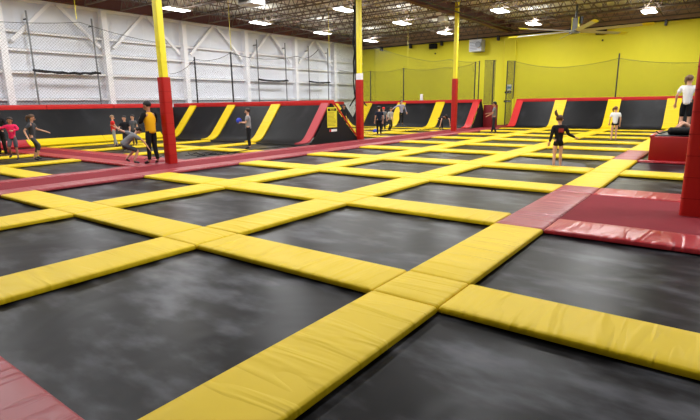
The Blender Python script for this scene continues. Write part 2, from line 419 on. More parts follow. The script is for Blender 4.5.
# flat curved approach between foot strip and wall
for i, (x0, x1) in enumerate([(AX1, XA[2]-WA[2]), (XA[2], XA[1]-WA[1]), (XA[1], XA[0]-WA[0]), (XA[0], 3.2)]):
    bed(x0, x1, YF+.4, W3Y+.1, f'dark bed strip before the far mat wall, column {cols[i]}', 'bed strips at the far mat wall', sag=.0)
for a in range(3):
    padA(XA[a]-WA[a], XA[a], YF+.4, W3Y-.0, YP, f'short yellow pad leading onto the far mat wall, {strips[a]} lengthwise strip', 'frame_pad', 'lengthwise pads of the main court')
# foot approach of the other walls
padB(-18.85, AX0, 25.7, 25.88, YP, 'yellow pad at the foot of the mat wall left of the far pillar', 'foot_pad')
tag(MB().box(-10.86, -10.3, 28.1, 29.2, -.02, 1.42).build('padded_block', mat('dark_red_vinyl', (120, 22, 28), .5, .4), bevel=.03),
    'dark red padded block beside the end of the far left mat wall', 'padded block')

# ------------------------------------------------------------------ pillars
def rsq(mb, h, r, z0, z1, n=4):
    ring = []
    for cx, cy, a0 in ((1, 1, 0), (-1, 1, PI/2), (-1, -1, PI), (1, -1, 1.5*PI)):
        for k in range(n+1):
            a = a0+PI/2*k/n; ring.append((cx*(h-r)+r*math.cos(a), cy*(h-r)+r*math.sin(a)))
    N = len(ring); zs = [z0, z1]
    v = [(x, y, z) for z in zs for x, y in ring]
    f = [(k, (k+1) % N, N+(k+1) % N, N+k) for k in range(N)]+[tuple(range(N))[::-1], tuple(range(N, 2*N))]
    return mb.add(v, f)
REDS = mat('red_sleeve_vinyl', (176, 20, 14), .42, .45, bump=((6, 6, 3), .02, .4))
def pillar(x, y, ztop, label, tape=False, h=.14, z0=-.02):
    t = empty('pillar', label, 'pillar', (x, y, z0))
    rsq(MB(), .10, .025, ztop-.05, 7.05).build('steel_post', YC, t, sm=True)
    s = rsq(MB(), h, .05, 0, ztop).build('padded_sleeve', REDS, t, sm=True)
    mb = MB(); k = 0; z = .25
    while z < ztop-.1:
        mb.box(-h-.003, h+.003, -h-.003, h+.003, z, z+.006); z += .30
    mb.build('stitching', mat('dark_red_thread', (130, 18, 20), .7, .2), s)
    if tape: rsq(MB(), .125, .03, ztop+.0, ztop+.28).build('white_band', WHITE, t, sm=True)
    return t
pillar(-11.17, 4.98, 2.45, 'tall yellow pillar with red padded base beside the staff member')
pillar(-11.76, 15.4, 2.7, 'yellow pillar with red padded base beside the triangular black panel', True)
pillar(-10.75, 23.4, 2.95, 'far yellow pillar with red padded base in front of the yellow wall')
pillar(1.54, 5.05, 4.2, 'big red padded pillar standing on the carpet island at right', h=.19, z0=-.012)

# ------------------------------------------------------------------ red box platform
bx = empty('platform_box', 'bright red padded box with black top on the right side', 'box', (0, 0, 0))
MB().box(.22, 2.9, 12.1, 14.6, -.05, .64).build('body', mat('bright_red_vinyl', (150, 6, 4), .45, .4), bx, bevel=.03)
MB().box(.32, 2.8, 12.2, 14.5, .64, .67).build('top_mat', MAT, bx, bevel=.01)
mb = MB(); mb.box(.20, .32, 12.1, 14.6, .60, .675); mb.build('edge_roll', RP, bx, bevel=.02)

# ------------------------------------------------------------------ white wall framing
for i, y in enumerate((.9, 5.6, 10.25, 14.95, 19.7, 24.5, 29.1)):
    mb = MB(); mb.box(XW, XW+.36, y-.14, y+.14, -.1, 6.4)
    struct(mb.build('wall_left_column', WST))
for i, z in enumerate((2.1, 3.32, 4.3, 5.1)):
    mb = MB(); mb.box(XW, XW+.2, -8, YW_, z-.02, z+.0); mb.box(XW+.185, XW+.2, -8, YW_, z-.12, z+.0)
    struct(mb.build('wall_left_girt', WST))
for i, y in enumerate((3.25, 7.95, 12.6, 17.3, 22.0, 26.8)):
    for s in (-1, 1):
        struct(MB().bar((XW+.22, y+s*.15, 6.42), (XW+.26, y+s*1.98, 4.6), .15, .08, (1, 0, 0)).build('wall_left_brace', WST))
struct(MB().box(XW+.0, XW+.35, -8, YW_, 6.5, 7.1).build('ceiling_beam_left', MAROON))
# ------------------------------------------------------------------ roof framing
def ibeam(x, y0, y1, z0, z1, w, name):
    mb = MB(); mb.box(x-w/2, x+w/2, y0, y1, z0, z0+.04); mb.box(x-w/2, x+w/2, y0, y1, z1-.04, z1); mb.box(x-.015, x+.015, y0, y1, z0+.04, z1-.04)
    return mb.build(name, MAROON)
for x, nm in ((-11.1, 'ceiling_beam_middle'), (1.8, 'ceiling_beam_right')):
    struct(ibeam(x, -8, YW_, 6.42, 7.05, .3, nm))
def joist(y, x0, x1):
    mb = MB(); n = int((x1-x0)/.6)
    mb.box(x0, x1, y-.05, y+.05, 7.10, 7.16); mb.box(x0, x1, y-.05, y+.05, 6.50, 6.56)
    for i in range(n):
        a = x0+i*.6; mb.bar((a, y, 6.55), (a+.3, y, 7.12), .03); mb.bar((a+.3, y, 7.12), (a+.6, y, 6.55), .03)
    return mb
jm = joist(0, XW+.4, 6.8).mesh(); jm.materials.append(JOIST)
y = .2; k = 1
while y < YW_:
    struct(link('ceiling_joist', jm, None, None, (0, y, 0))); y += 1.83
mb = MB()
for x in (-21.5, -18.4, -15.2, -8, -5, -1.8):
    mb.bar((x, 0, 6.53), (x, YW_-.1, 6.53), .04); mb.bar((x, 0, 7.05), (x, YW_-.1, 7.05), .04)
struct(mb.build('ceiling_bridging', JOIST))
pp = MB(); pp.tube([(XW+.5, YW_-.3, 6.22), (6.8, YW_-.3, 6.22)], .045)
tag(pp.build('black_pipe', BLKM, sm=True), 'black pipe running along the top of the yellow wall', 'pipe')
pp = MB(); pp.tube([(-10.4, -1, 6.38), (-10.4, YW_-.4, 6.38)], .04)
tag(pp.build('black_pipe', BLKM, sm=True), 'black pipe running under the roof beside the maroon beam', 'pipe')
for x in (-22, -19.2, -16.4, -11.9, -7.0, -1.6, 1.0):
    struct(MB().box(x-.06, x+.06, YW_-.36, YW_-.05, 5.95, 6.3).build('trim_bracket', BLKM))
# ------------------------------------------------------------------ lamps
lm = MB()
first = None
for i, (x, y) in enumerate(LAMPS):
    rowd = {-20.5: 'row nearest the white wall', -14.3: 'second row from the white wall', -8.3: 'third row from the white wall', -2.1: 'fourth row from the white wall', 4.1: 'row furthest right'}[x]
    lab = f'bright high bay ceiling lamp, {rowd}, {ORD[int((30-y)//5.7)+1]} from the yellow wall'
    if first is None:
        t = empty('ceiling_lamp', lab, 'lamp', (x, y, 6.3), 0, 'high bay lamps under the roof')
        hb = MB(); hb.box(-.34, .34, -.62, .62, .03, .07); hb.box(-.36, -.33, -.64, .64, -.02, .07); hb.box(.33, .36, -.64, .64, -.02, .07); hb.box(-.2, .2, -.5, .5, .07, .12)
        housing = hb.build('housing', WHITE, t)
        dif = MB().box(-.32, .32, -.6, .6, .0, .03).build('diffuser', EMIT, t)
        hang = MB().bar((0, -.4, .12), (0, -.4, .3), .014).build('hanger', GREY, t); hang2 = MB().bar((0, .4, .12), (0, .4, .3), .014).build('hanger', GREY, t)
        ld = bpy.data.lights.new('lamp_light', 'AREA'); ld.shape = 'RECTANGLE'; ld.size = .6; ld.size_y = 1.15; ld.energy = LAMP_W; ld.color = (.97, .985, 1)
        lo = bpy.data.objects.new('light', ld); COL.objects.link(lo); lo.parent = t; lo.location = (0, 0, -.03)
        ud = bpy.data.lights.new('lamp_uplight', 'POINT'); ud.energy = 90; ud.shadow_soft_size = .15; ud.color = (.97, .985, 1)
        uo = bpy.data.objects.new('uplight', ud); COL.objects.link(uo); uo.parent = t; uo.location = (0, 0, .3)
        first = (t, [housing, dif, hang, hang2, lo, uo])
    else:
        t = first[0].copy(); COL.objects.link(t); t.location = (x, y, 6.3); t['label'] = lab
        for c in first[1]:
            d = c.copy(); COL.objects.link(d); d.parent = t

# ------------------------------------------------------------------ nets
def net(label, pts, z0, m, posts=(), base=None, sag=.25, rope=True, name='safety_net'):
    """pts: list of (x,y,ztop) supports"""
    t = empty(name, label, 'net', (0, 0, 0))
    v = []; f = []; uv = []; s = 0; top = []
    for i in range(len(pts)-1):
        a, b = Vector(pts[i]), Vector(pts[i+1]); L = (a.xy-b.xy).length; n = 10
        for k in range(n+(1 if i == len(pts)-2 else 0)):
            u = k/n; p = a.lerp(b, u); zt = p.z-sag*4*u*(1-u)*(1 if L > 1 else 0)
            top.append((p.x, p.y, zt)); v.append((p.x, p.y, z0)); v.append((p.x, p.y, zt)); uv += [(s+L*u, z0), (s+L*u, zt)]
        s += L
    for i in range(len(v)//2-1): f.append((2*i, 2*i+2, 2*i+3, 2*i+1))
    me = bpy.data.meshes.new('net'); me.from_pydata(v, [], f); ul = me.uv_layers.new(name='UVMap')
    for lp in me.loops: ul.data[lp.index].uv = uv[lp.vertex_index]
    link('netting', me, m, t)
    if rope: MB().tube(top, .012, 5).build('top_rope', mat('cord', (70, 68, 60), .8, .2), t, sm=True)
    for (x, y, zt) in posts:
        MB().tube([(x, y, z0-.02), (x, y, zt)], .04, 8).build('net_post', BLKM, t, sm=True)
    return t
Y1 = W1Y+1.62+.45
net('grey net above the plain black mat wall along the white wall at left', [(-23.3, -5, 5.2), (-23.3, 3.5, 5.2), (-23.3, 8.7, 5.6), (-23.3, 13.3, 5.0)], 1.8, NETG, sag=.12)
net('dark net with two black posts above the mat wall behind the boy with the ball',
    [(-23.3, Y1-.4, 3.4), (-20.9, Y1-.4, 4.05), (-18.05, Y1-.4, 4.15), (-13.6, Y1-.4, 3.7), (-12.4, Y1-.4, 3.9)], 1.8, NETG,
    posts=[(-20.95, Y1-.4, 4.15), (-18.05, Y1-.4, 4.2)], sag=.2)
tn = net('black net hanging in loose folds at the corner above the triangular black panel', [(-14.2, 16.35, 5.6), (-12.65, 16.35, 5.0), (-12.35, 17.6, 5.3)], -.09, NETB, posts=[(-12.65, 16.35, 6.5)], sag=.6)
for q in range(3):
    random.seed(q); MB().tube([(-12.72+.1*q+.10*random.uniform(-1, 1)+(.35 if k == 0 else 0)*(q-1), 16.3+.05*q, 1.5+.42*k) for k in range(12)], .03, 6, rr=[.02+.025*random.random() for k in range(12)]).build('gathered_net', BLK, tn, sm=True)
net('black net on slim posts above the far left mat wall', [(-22.6, W2Y+1.8, 4.2), (-19.6, W2Y+1.8, 3.95), (-16.75, W2Y+1.8, 4.02), (-13.6, W2Y+1.8, 3.9), (-11.4, W2Y+1.8, 4.1)],
    1.8, NETB, posts=[(-19.6, W2Y+1.8, 3.98), (-16.75, W2Y+1.8, 4.05), (-11.4, W2Y+1.8, 4.15)], sag=.14)
net('second taller black net behind the far left mat wall', [(-21.0, W2Y+4.4, 6.0), (-16.5, W2Y+4.4, 4.7), (-14.5, W2Y+4.4, 4.65), (-12.2, W2Y+4.4, 4.35)], -.09, NETB, posts=[(-12.2, W2Y+4.4, 4.4)], sag=.1)
net('narrow dark folded net at the right end of the far left mat wall', [(-10.84, W2Y+1.95, 4.2), (-10.6, W2Y+2.3, 4.2), (-10.45, W2Y+2.9, 4.25)], 1.45, NETD, posts=[(-10.6, W2Y+2.9, 4.25)], sag=0)
YB3 = W3Y+1.85
net('wide black net above the far mat wall across the yellow wall', [(-9.75, YB3, 4.22), (-6.9, YB3, 3.68), (-3.55, YB3, 4.02), (.2, YB3, 3.55), (6, YB3, 3.9)], 1.8, NETB,
    posts=[(-9.75, YB3, 4.25), (-3.55, YB3, 4.3)], sag=.1)
net('narrow dark folded net at the left end of the far mat wall', [(-10.55, YB3+.9, 4.35), (-10.2, YB3+.4, 4.3), (-9.8, YB3, 4.25)], -.02, NETD, posts=[(-10.55, YB3+.9, 4.35)], sag=0)
# slim frames with a rolled net bar on the white wall
for lab, ya, yb, zt in (('left', 6.6, 9.5, 5.9), ('middle', 20.4, 23.1, 5.9), ('right', 25.6, 27.9, 5.9)):
    t = empty('rolled_net_frame', {'left': 'slim grey wall frame with rolled black net at the far left', 'middle': 'slim grey wall frame with rolled black net between two white columns, mid wall',
                                    'right': 'slim grey wall frame with rolled black net near the yellow wall corner'}[lab], 'net frame')
    for y in (ya, yb): MB().tube([(-23.75, y, 1.3), (-23.75, y, zt)], .04).build('pole', GREY, t, sm=True)
    for y in (ya, yb): MB().bar((-23.75, y, zt-.35), (-24.1, y, zt-.35), .05).bar((-23.75, y, 1.75), (-24.1, y, 1.75), .05).build('wall_bracket', BLKM, t)
    pts = [(-23.65, ya-.1+(yb-ya+.2)*i/12, 3.32-.07*math.sin(PI*i/12)+.02*math.sin(i*3)) for i in range(13)]
    MB().tube(pts, .07, 8, rr=[.05+.02*abs(math.sin(i*2.1)) for i in range(13)]).build('rolled_net', BLK, t, sm=True)
# cords from roof
for x, y, z0, lab in ((-22.0, 7.95, 5.5, 'thin yellow cord hanging from the roof by the white wall at left'), (-19.0, 14.15, 4.4, 'thin yellow cord hanging between the near left lamps'),
                      (-17.5, 20.35, 4.4, 'thin yellow cord hanging in front of the rolled net frame'), (-16.6, 28.1, 4.2, 'thin yellow cord hanging in front of the yellow wall')):
    tag(MB().tube([(x, y, z0), (x, y, 7.2)], .014, 5).build('hanging_cord', YC, sm=True), lab, 'cord')

# ------------------------------------------------------------------ ceiling fan
fan = empty('ceiling_fan', 'huge six-blade ceiling fan with yellow blade tips hanging near the yellow wall', 'fan', (-5.0, 25.6, 5.2))
mb = MB(); mb.tube([(0, 0, -.12), (0, 0, .1)], .22, 20); mb.build('hub', GREY, fan, sm=True)
mb = MB(); mb.box(-.16, .16, -.16, .16, .1, .62); mb.build('motor', GREY, fan, bevel=.02)
mb = MB(); mb.tube([(0, 0, .6), (0, 0, 1.35)], .05); mb.tube([(.25, 0, .35), (.25, 0, .7)], .09, 12); mb.build('downrod', BLKM, fan, sm=True)
mb = MB(); mb.box(-.17, -.14, -.18, .18, .05, .66); mb.box(.14, .17, -.18, .18, .05, .66); mb.build('yellow_bracket', YC, fan)
blade = MB()
prof = [(-.13, .045), (-.05, .03), (.05, -.005), (.13, -.05), (.05, -.03), (-.05, .012)]
def bl(x0, x1):
    n = len(prof); v = [(x0, a, b) for a, b in prof]+[(x1, a*.85, b) for a, b in prof]
    return MB().add(v, [(k, (k+1) % n, n+(k+1) % n, n+k) for k in range(n)]+[tuple(range(n))[::-1], tuple(range(n, 2*n))])
bme = bl(.2, 3.1).mesh(True); bme.materials.append(mat('silver_blade', (196, 194, 180), .35, .5))
tme = bl(3.1, 3.6).mesh(True); tme.materials.append(YC)
for k in range(6):
    b = link('blade', bme, None, fan, (0, 0, 0), math.radians(60*k-3)); link('blade_tip', tme, None, b)
# ------------------------------------------------------------------ wall and roof equipment
def unit(name, label, loc, sx, sy, sz, rod=True):
    t = empty(name, label, 'heater', loc)
    MB().box(-sx/2, sx/2, -sy/2, sy/2, 0, sz).build('casing', mat('pale_grey_enamel', (196, 198, 200), .45, .5), t, bevel=.02)
    mb = MB()
    for i in range(6): mb.box(-sx/2+.06, sx/2*.3, -sy/2-.02, -sy/2, .1+i*(sz-.2)/6, .1+i*(sz-.2)/6+.04)
    mb.build('louvre', GREY, t)
    MB().tube([(sx*.28, -sy/2-.02, sz*.55), (sx*.28, -sy/2-.14, sz*.55)], sz*.25, 16).build('burner_cover', GREY, t, sm=True)
    if rod: MB().tube([(0, 0, sz), (0, 0, 7.2-loc[2])], .02).build('hanging_rod', GREY, t, sm=True)
    return t
unit('unit_heater', 'pale grey unit heater hanging in front of the yellow wall', (-13.4, 32.75, 5.25), .95, .7, .85)
unit('unit_heater', 'white unit heater hanging under the roof above the left courts', (-15.6, 12.6, 5.95), .9, .8, .35)
tag(MB().box(-.2, .2, -.2, .2, -.15, .15).build('wall_box', WHITE, bevel=.03, loc=(-11.5, 23.2, 6.2)), 'small white box at the top of the far yellow pillar', 'box')
for x, lab in ((-17.1, 'black wall speaker on the yellow wall between two pillars'), (-5.1, 'black wall speaker on the yellow wall behind the ceiling fan')):
    t = empty('wall_speaker', lab, 'speaker', (x, YW_-.3, 5.75))
    MB().box(-.32, .32, -.15, .15, 0, .38).build('cabinet', BLK, t, bevel=.04)
    MB().box(-.27, .27, -.165, -.15, .04, .34).build('grille', mat('grille', (20, 20, 20), .8, .2), t)
    MB().bar((0, .1, .2), (0, .3, .3), .06).build('bracket', BLKM, t)
    MB().ball((.08, .22, -.35), .06).build('cable_box', BLK, t, sm=True)
tag(MB().box(-.03, .03, -.03, .03, 0, .02).ball((0, 0, 0), .07).build('wall_socket', BLK, loc=(-19.9, YW_-.04, 2.35)), 'small black fitting on the yellow wall above the red rail', 'fitting')

struct(MB().box(-10.78, -10.6, YW_-.12, YW_, -.1, 5.9).build('wall_back_pilaster', YW))
tag(MB().tube([(-11.5, YW_-.04, 2.9), (-11.5, YW_-.04, 6.0)], .02, 6).build('conduit', YC, sm=True), 'thin yellow conduit running up the yellow wall above the notice', 'pipe')
# text helper
def text(s, size, m, parent, loc, rot, ext=.002):
    cu = bpy.data.curves.new('lettering', 'FONT'); cu.body = s; cu.size = size; cu.extrude = ext; cu.align_x = 'CENTER'; cu.align_y = 'CENTER'
    o = bpy.data.objects.new('lettering', cu); COL.objects.link(o); cu.materials.append(m); bpy.context.view_layer.update(); me = bpy.data.meshes.new_from_object(o); bpy.data.objects.remove(o); me.materials.clear()
    o = link('lettering', me, m, parent, loc); o.rotation_euler = rot
    return o
# rules sign on the triangular panel (faces +x)
sg = empty('rules_sign', 'yellow rules sign with black heading on the triangular black panel', 'sign', (-11.835, 13.42, .50))
MB().box(0, .012, -.33, .33, .12, .98).build('board', mat('sign_yellow', (226, 214, 50), .5, .4), sg)
MB().box(.012, .015, -.29, .29, .82, .93).build('heading_band', BLK, sg)
text('RULES', .11, YC, sg, (.017, 0, .875), (PI/2, 0, PI/2))
mb = MB()
random.seed(4)
for i in range(11):
    z = .76-i*.055; l = random.uniform(.4, .6); mb.box(.012, .014, -.3, -.3+l, z-.008, z+.008)
mb.build('text_lines', mat('sign_ink', (120, 112, 40), .7, .2), sg)
s2 = empty('small_label', 'small white and red label under the yellow rules sign', 'sign', (-11.835, 13.52, .44))
MB().box(0, .01, -.3, .22, 0, .1).build('board', WHITE, s2)
MB().box(.01, .012, -.3, -.18, 0, .1).build('red_patch', RPb, s2)
# signs on yellow wall
t = empty('exit_notice', 'white and blue notice on the yellow wall beside the far mat wall', 'sign', (-11.0, YW_-.03, 2.4))
MB().box(-.22, .22, 0, .02, 0, .42).build('board', WHITE, t); MB().box(-.18, .18, -.004, 0, .12, .28).build('blue_band', mat('pale_blue', (120, 170, 200), .5, .4), t)
for z, w_, lab in ((2.2, .3, 'narrow black sign right under the white and blue notice'), (1.55, .34, 'lower black sign on the yellow wall beside the far mat wall')):
    t = empty('black_sign', lab, 'sign', (-11.0, YW_-.03, z)); MB().box(-w_, w_, 0, .02, 0, .14).build('board', BLK, t)
    mb = MB()
    for i in range(6): mb.box(-w_*.7+i*.07, -w_*.7+i*.07+.04, -.004, 0, .05, .09)
    mb.build('white_marks', WHITE, t)
mb = MB(); mb.box(-.13, .13, -.08, .08, 0, .02); mb.tube([(0, 0, .0), (0, 0, .42)], .1, 12); 
tag(mb.build('white_canister', WHITE, sm=True, loc=(-15.25, W2Y+1.72, 1.78)), 'small white canister on the red rail of the far left mat wall', 'canister')

# ------------------------------------------------------------------ loose cords
random.seed(7)
def tangle(cx, cy, n, r, seed, label):
    random.seed(seed); mb = MB(); 
    for j in range(n):
        p = []; a = random.uniform(0, 6.28); x = cx+random.uniform(-r, r)*.5; y_ = cy+random.uniform(-r, r)*.5
        for i in range(14):
            a += random.uniform(-.9, .9); x += math.cos(a)*r*.18; y_ += math.sin(a)*r*.18
            p.append((x, y_, .02+.12*abs(math.sin(i*.8+j))*random.random()+.014))
        mb.tube(p, .010, 5)
    return tag(mb.build('cord_tangle', BLK, sm=True), label, 'cord')
tangle(-12.3, 6.2, 4, .7, 3, 'loose tangle of black cords on the pads just right of the near pillar')
tangle(-12.2, 21.5, 4, .7, 5, 'loose tangle of black cords on the far left court edge pads')
pts = [(-11.75+.1*math.sin(i*.9), 6.3+i*.45, .02+.03*abs(math.sin(i*1.7))) for i in range(14)]
tag(MB().tube(pts, .016, 5).build('black_rope', BLK, sm=True), 'black rope lying along the left edge pads of the carpet walkway', 'rope')

# ------------------------------------------------------------------ people
SKIN = mat('skin', (214, 164, 138), .55, .35); SKIN2 = mat('tan_skin', (176, 124, 96), .55, .35)
DEPTH = Vector((math.sin(YAW), math.cos(YAW), 0)); RIGHT = Vector((math.cos(YAW), -math.sin(YAW), 0))
def skinmesh(name, V, E, R, m, parent, lvl=1):
    me = bpy.data.meshes.new(name); me.from_pydata([tuple(v) for v in V], E, []); me.materials.append(m)
    o = bpy.data.objects.new(name, me); COL.objects.link(o)
    if parent: o.parent = parent
    md = o.modifiers.new('skin', 'SKIN')
    if not me.skin_vertices: 
        bm = bmesh.new(); bm.from_mesh(me); bm.verts.layers.skin.verify(); bm.to_mesh(me); bm.free()
    for i, s in enumerate(me.skin_vertices[0].data):
        r = R[i]; s.radius = r if isinstance(r, tuple) else (r, r); s.use_root = (i == 0)
    md.use_smooth_shade = True; md.branch_smoothing = .3
    sb = o.modifiers.new('sub', 'SUBSURF'); sb.levels = lvl; sb.render_levels = lvl
    return o
def person(label, pos, phi, h, J=None, bend=0, shirt=(120, 120, 120), sleeve='short', pants=(30, 30, 34), leg='long', hair=(60, 42, 30),
           skin=SKIN, shoes=(25, 25, 28), hairstyle='short', z=0, yaw_head=0, vest=None, cap=None, name='person', print_=None, wide=1.0):
    f = DEPTH*math.cos(math.radians(phi))+RIGHT*math.sin(math.radians(phi))
    rz = math.atan2(-f.x, f.y)
    base = {'pelvis': (0, 0, .53), 'spine': (0, 0, .62), 'chest': (0, 0, .74), 'neck': (0, 0, .83), 'head': (0, .01, .925),
            'sR': (.105, 0, .80), 'eR': (.135, -.02, .64), 'wR': (.14, .03, .49), 'sL': (-.105, 0, .80), 'eL': (-.135, -.02, .64), 'wL': (-.14, .03, .49),
            'hR': (.05, 0, .50), 'kR': (.055, .01, .28), 'aR': (.06, -.01, .045), 'tR': (.07, .09, .018),
            'hL': (-.05, 0, .50), 'kL': (-.055, .01, .28), 'aL': (-.06, -.01, .045), 'tL': (-.07, .09, .018)}
    b = {k: Vector(v) for k, v in base.items()}
    if J and 'pelvis' in J:
        d = Vector(J['pelvis'])-b['pelvis']
        for k in ('pelvis', 'spine', 'chest', 'neck', 'head', 'sR', 'eR', 'wR', 'sL', 'eL', 'wL', 'hR', 'hL'): b[k] += d
    if bend:
        rot = Matrix.Rotation(-math.radians(bend), 3, 'X'); p0 = b['pelvis'].copy()
        for k in ('spine', 'chest', 'neck', 'head', 'sR', 'eR', 'wR', 'sL', 'eL', 'wL'): b[k] = p0+rot@(b[k]-p0)
    if J:
        for k, v in J.items():
            if k != 'pelvis': b[k] = Vector(v)
    b = {k: v*h for k, v in b.items()}
    t = empty(name, label, 'person', tuple(pos[:2])+(pos[2]+z,), rz)
    # bare body, one continuous skin
    V = []; E = []; R = []
    def add(p, r, par=None):
        V.append(p); R.append(r if isinstance(r, tuple) else r*h) if not isinstance(r, tuple) else R.append((r[0]*h, r[1]*h))
        if par is not None: E.append((par, len(V)-1))
        return len(V)-1
    pe = add(b['pelvis'], .062); sp = add(b['spine'], .058, pe); ch = add(b['chest'], .064, sp); nk = add(b['neck'], .028, ch)
    up = (b['head']-b['neck']).normalized()
    h0 = add(b['neck']+up*.035*h, .030, nk); h1 = add(b['head']-up*.015*h, .051, h0); h2 = add(b['head']+up*.02*h, .056, h1); add(b['head']+up*.054*h, .040, h2)
    for s in 'RL':
        sh = add(b['s'+s], .030, ch); el = add(b['e'+s], .021, sh); wr = add(b['w'+s], .015, el)
        d = (b['w'+s]-b['e'+s]).normalized(); side = d.cross(Vector((0, 1, .3))).normalized(); pal = add(b['w'+s]+d*.03*h, (.02, .012), wr)
        tips = add(b['w'+s]+d*.048*h, (.02, .010), pal)
        curl = d.cross(side).normalized()
        for k in range(4):
            q = b['w'+s]+d*.052*h+side*(k-1.5)*.0115*h; L = (.03, .036, .033, .025)[k]*h
            a = add(q, .0052, tips); a = add(q+d*L*.6+curl*.004*h, .005, a); add(q+d*L+curl*.012*h, .004, a)
        sgn = 1
        q = b['w'+s]+d*.015*h-side*.02*h; a = add(q, .006, wr); a = add(q+d*.022*h-side*.012*h, .0055, a); add(q+d*.04*h-side*.014*h, .0045, a)
        hi = add(b['h'+s], .046, pe); mid = add(b['h'+s].lerp(b['k'+s], .5), .042, hi); kn = add(b['k'+s], .030, mid)
        cf = add(b['k'+s].lerp(b['a'+s], .35), .030, kn); an = add(b['a'+s], .018, cf); add(b['t'+s], .017, an)
    body = skinmesh('body', V, E, R, skin, t, 1)
    def cloth(nm, chain, m, lvl=1):
        VV = []; EE = []; RR = []; idx = {}
        for key, p, r, par in chain:
            idx[key] = len(VV); VV.append(p); RR.append(r*h*(wide if nm in ('shirt', 'vest') else 1))
            if par is not None: EE.append((idx[par], idx[key]))
        return skinmesh(nm, VV, EE, RR, m, t, lvl)
    sm = mat('cloth_%d_%d_%d' % shirt, shirt, .85, .2); pm = mat('cloth_%d_%d_%d' % pants, pants, .85, .2)
    chain = [('c', b['chest'], .084, None), ('s', b['spine'], .076, 'c'), ('p', b['pelvis'], .078, 's'), ('p2', b['pelvis']+(b['pelvis']-b['spine'])*.5, .080, 'p'), ('n', b['neck'].lerp(b['chest'], .25), .056, 'c'), ('n2', b['neck']+(b['neck']-b['chest'])*.04, .036, 'n')]
    if vest:
        for s in 'RL': chain += [('sh'+s, b['chest'].lerp(b['s'+s], .75), .05, 'c')]
    if not vest:
        for s in 'RL':
            chain += [('sh'+s, b['s'+s], .044, 'c')]
            if sleeve == 'short': chain += [('el'+s, b['s'+s].lerp(b['e'+s], .75), .036, 'sh'+s)]
            elif sleeve == 'long': chain += [('el'+s, b['e'+s], .030, 'sh'+s), ('wr'+s, b['w'+s], .022, 'el'+s)]
    cloth('shirt' if not vest else 'vest', chain, sm if not vest else mat('vest_yellow', vest, .8, .25))
    if vest:
        for s in 'RL': cloth('sleeve', [('z', b['chest'].lerp(b['s'+s], .7)+Vector((0, 0, .03*h)), .05, None), ('a', b['s'+s], .048, 'z'), ('b', b['e'+s], .034, 'a'), ('c', b['w'+s], .026, 'b')], sm)
        cloth('collar', [('a', b['neck'].lerp(b['chest'], .30), .066, None), ('b', b['neck'], .040, 'a')], sm)
    chain = [('p', b['pelvis'], .070, None), ('w', b['pelvis'].lerp(b['spine'], .5), .066, 'p')]
    for s in 'RL':
        chain += [('h'+s, b['h'+s], .054, 'p')]
        if leg == 'long': chain += [('m'+s, b['h'+s].lerp(b['k'+s], .5), .048, 'h'+s), ('k'+s, b['k'+s], .040, 'm'+s), ('a'+s, b['k'+s].lerp(b['a'+s], .92), .030, 'k'+s)]
        elif leg == 'knee': chain += [('m'+s, b['h'+s].lerp(b['k'+s], .5), .052, 'h'+s), ('k'+s, b['k'+s], .045, 'm'+s)]
        elif leg == 'capri': chain += [('m'+s, b['h'+s].lerp(b['k'+s], .5), .046, 'h'+s), ('k'+s, b['k'+s], .036, 'm'+s), ('a'+s, b['k'+s].lerp(b['a'+s], .5), .034, 'k'+s)]
        else: chain += [('m'+s, b['h'+s].lerp(b['k'+s], .35), .054, 'h'+s)]
    cloth('shorts' if leg in ('short', 'knee') else 'trousers', chain, pm)
    if shoes:
        for s in 'RL':
            d = (b['t'+s]-b['a'+s])
            cloth('shoe', [('a', b['a'+s], .026, None), ('b', b['a'+s]+d*.5, .024, 'a'), ('c', b['t'+s]+d*.1, .020, 'b')], mat('shoe_%d_%d_%d' % shoes, shoes, .5, .4))
    # head details in head frame (turned about the neck axis)
    hm = Matrix.Rotation(math.radians(yaw_head), 4, 'Z'); tilt = Vector((0, 0, 1)).rotation_difference(up).to_matrix().to_4x4()
    HM = Matrix.Translation(b['head'])@tilt@hm
    def hp(mb, nm, m): 
        mb.v = [tuple(HM@Vector((x*h*1.08, y*h*1.08, z*h*1.08))) for x, y, z in mb.v]; return mb.build(nm, m, t, sm=True)
    for sx in (-1, 1): hp(MB().ball((sx*.019, .046, .0), .0065, 8, 6), 'eye', mat('eye_dark', (28, 22, 20), .3, .5))
    hp(MB().ball((0, .053, -.014), (.008, .012, .014), 8, 6), 'nose', skin)
    hp(MB().ball((0, .046, -.034), (.016, .006, .004), 8, 6), 'mouth', mat('lips', (168, 92, 84), .5, .4))
    for sx in (-1, 1): hp(MB().ball((sx*.052, .0, -.008), (.007, .012, .018), 8, 6), 'ear', skin)
    hm_ = mat('hair_%d_%d_%d' % hair, hair, .6, .4)
    mb = MB(); mb.ball((0, -.012, .022), (.060, .060, .056), 16, 10)
    mb.v = [(x, y, max(z, -.02 if y < .0 else .022)) if not (y > .02 and z < .03) else (x, min(y, .035), max(z, .03)) for x, y, z in mb.v]
    hp(mb, 'hair', hm_) if not cap else None
    if cap:
        mb = MB(); mb.ball((0, -.005, .026), (.061, .062, .052), 16, 10); mb.v = [(x, y, max(z, .02)) for x, y, z in mb.v]; mb.box(-.04, .04, .05, .1, .018, .024)
        hp(mb, 'cap', mat('cap_red', cap, .7, .3))
    if hairstyle == 'ponytail': hp(MB().tube([(0, -.05, .03), (0, -.085, .02), (0, -.095, -.03), (0, -.075, -.09)], .02, 8, rr=[.014, .024, .022, .006]), 'ponytail', hm_)
    if hairstyle == 'ponyup': hp(MB().tube([(0, -.05, .04), (-.02, -.08, .085), (-.03, -.085, .13), (-.02, -.08, .16)], .02, 8, rr=[.016, .026, .022, .006]), 'ponytail', hm_)
